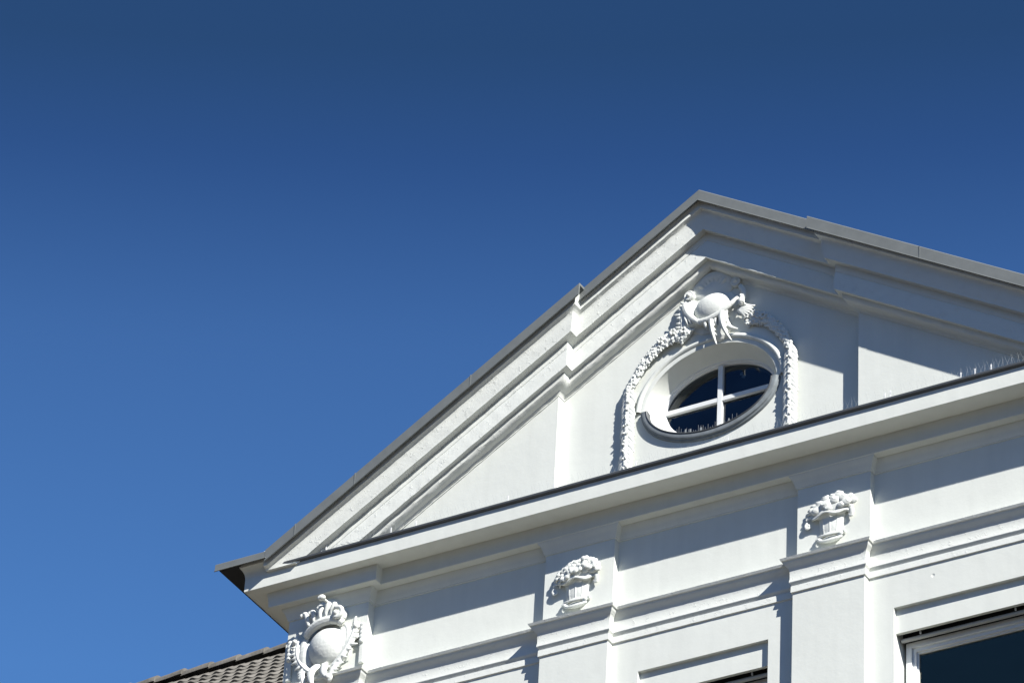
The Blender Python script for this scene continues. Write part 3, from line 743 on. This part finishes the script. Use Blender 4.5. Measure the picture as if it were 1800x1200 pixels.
# ---- bird spikes
def spike_mesh(L, seed, h=.095):
    rnd = random.Random(seed); bm = bmesh.new(); n = int(L / .021)
    for i in range(n):
        x = L * (i + .5) / n; a = math.radians((-16, 5, -5, 16)[i % 4] + rnd.uniform(-2, 2)); b = math.radians((-18, 10)[i % 2] + rnd.uniform(-3, 3))
        top = Vector((x + math.sin(a) * h, math.sin(b) * h, math.cos(a) * h)); base = Vector((x, 0, 0)); r = .0006
        q = [base + Vector((r * math.cos(t), r * math.sin(t), 0)) for t in (0, PI * 2 / 3, PI * 4 / 3)]
        vb = [bm.verts.new(p) for p in q]; vt = [bm.verts.new(top + (p - base)) for p in q]
        for k in range(3): bm.faces.new((vb[k], vb[(k + 1) % 3], vt[(k + 1) % 3], vt[k]))
    box(bm, 0, L, -.0015, .0015, -.002, .001)
    return bm
meshes = []
for sd in range(3):
    bm = spike_mesh(.5, sd); me = bpy.data.meshes.new('bird_spikes'); bm.to_mesh(me); bm.free(); me.materials.append(SPIKE); meshes.append(me)
rs = random.Random(4)
for i in range(17):
    x = -4.3 + i * .503
    o = bpy.data.objects.new('bird_spikes', meshes[i % 3]); C.objects.link(o); o.parent = B; o.location = (x, -.335, 24.432)
tabs = [(-4.09, 2), (-3.3, 1), (-3.02, 1), (-2.0, 1), (-1.5, 1), (1.96, 2), (2.72, 1), (2.86, 1), (3.02, 1), (.35, 1), (-.62, 1)]  # clip tabs set as bright highlights among the wires
for x, k in tabs:
    for j in range(k):
        bm = bmesh.new(); box(bm, x + j * .055 - .006, x + j * .055 + .006, -.337, -.333, 24.43, 24.495 + .015 * j); obj('glint_clip', bm, CLIP, B)
bm = bmesh.new(); rnd = random.Random(9)
for i in range(26):
    x = -.34 + .64 * i / 25 + rnd.uniform(-.004, .004); z = 25.235 - .45 * math.sqrt(max(0, 1 - (x / .70) ** 2)) + .02
    h = rnd.uniform(.05, .11)
    box(bm, x, x + .0011, -.072, -.070, z, z + h)
for x in (-.25, -.20, -.09, -.08, .21):
    z = 25.235 - .45 * math.sqrt(max(0, 1 - (x / .70) ** 2)) + .02; box(bm, x, x + .010, -.076, -.072, z, z + .07)
obj('bird_spikes', bm, SPIKE, B)

# ================================================================== neighbouring house
NB = empty('neighbouring_house', (-9, 4.0, 0), 'house behind the left corner with a brown pantile roof', 'building')
RY, RZ = 4.0, 26.60
def nloc(p): return (p[0] + 9, p[1] - 4.0, p[2])
ang = math.radians(42)
wave = .158; rowd = .33; XR0, XR1 = -14.2, -5.8
bm = bmesh.new(); ncol = int((XR1 - XR0) / wave * 8)
for r in range(22):
    s0 = .10 + r * rowd; s1 = s0 + rowd + .05
    cols = []
    for i in range(ncol + 1):
        x = XR0 + (XR1 - XR0) * i / ncol; ph = (x - XR0) / wave * 2 * PI
        hgt = .026 * (.5 + .5 * math.cos(ph)) ** 1.3
        c = []
        for u, lift in ((0, .0), (.5, .014), (1.0, .028), (1.0, .012)):
            s = s0 + (s1 - s0) * u; hh = hgt + lift
            if u == 1.0 and lift < .02: hh = hgt + .028 - .018
            c.append(nloc((x, RY - s * math.cos(ang) - hh * math.sin(ang), RZ - .06 - s * math.sin(ang) + hh * math.cos(ang))))
        cols.append(c)
    grid_sheet(bm, cols)
obj('tiled_roof', bm, TILE, NB, smooth=50)
rnd = random.Random(1); k = 0; x = XR1
while x > XR0:
    bm = bmesh.new(); cols = []
    for u in (0, .25, .5, .75, 1):
        r0 = .105 + .018 * (1 - u); dz = rnd.uniform(-.003, .003)
        cols.append([nloc((x - u * .38, RY + r0 * 1.1 * math.cos(t), RZ - .075 + r0 * math.sin(t) + .012 * (1 - u) + dz)) for t in [PI * j / 10 for j in range(11)]])
    V = grid_sheet(bm, cols); bm.faces.new(V[0][::-1]); bm.faces.new(V[-1])
    obj('ridge_tile', bm, TILE, NB, smooth=50); x -= .362; k += 1
ye = RY - (.1 + 22 * rowd) * math.cos(ang); ze = RZ - (.1 + 22 * rowd) * math.sin(ang)
bm = bmesh.new()
quad(bm, nloc((XR0, RY, RZ - .08)), nloc((XR1, RY, RZ - .08)), nloc((XR1, 2 * RY - ye, ze)), nloc((XR0, 2 * RY - ye, ze)))
obj('roof', bm, TILE, NB)
bm = bmesh.new()
x0, x1, y0, y1 = XR0 + .15, XR1 - .15, ye + .35, 2 * RY - ye - .35
ze2 = ze + .1
for a, b in (((x0, y0), (x1, y0)), ((x1, y0), (x1, y1)), ((x1, y1), (x0, y1)), ((x0, y1), (x0, y0))):
    quad(bm, nloc((*a, 0)), nloc((*b, 0)), nloc((*b, ze2)), nloc((*a, ze2)))
for x in (x0, x1): quad(bm, nloc((x, y0, ze2)), nloc((x, y1, ze2)), nloc((x, RY, RZ - .25)))
obj('wall', bm, RENDER2, NB)
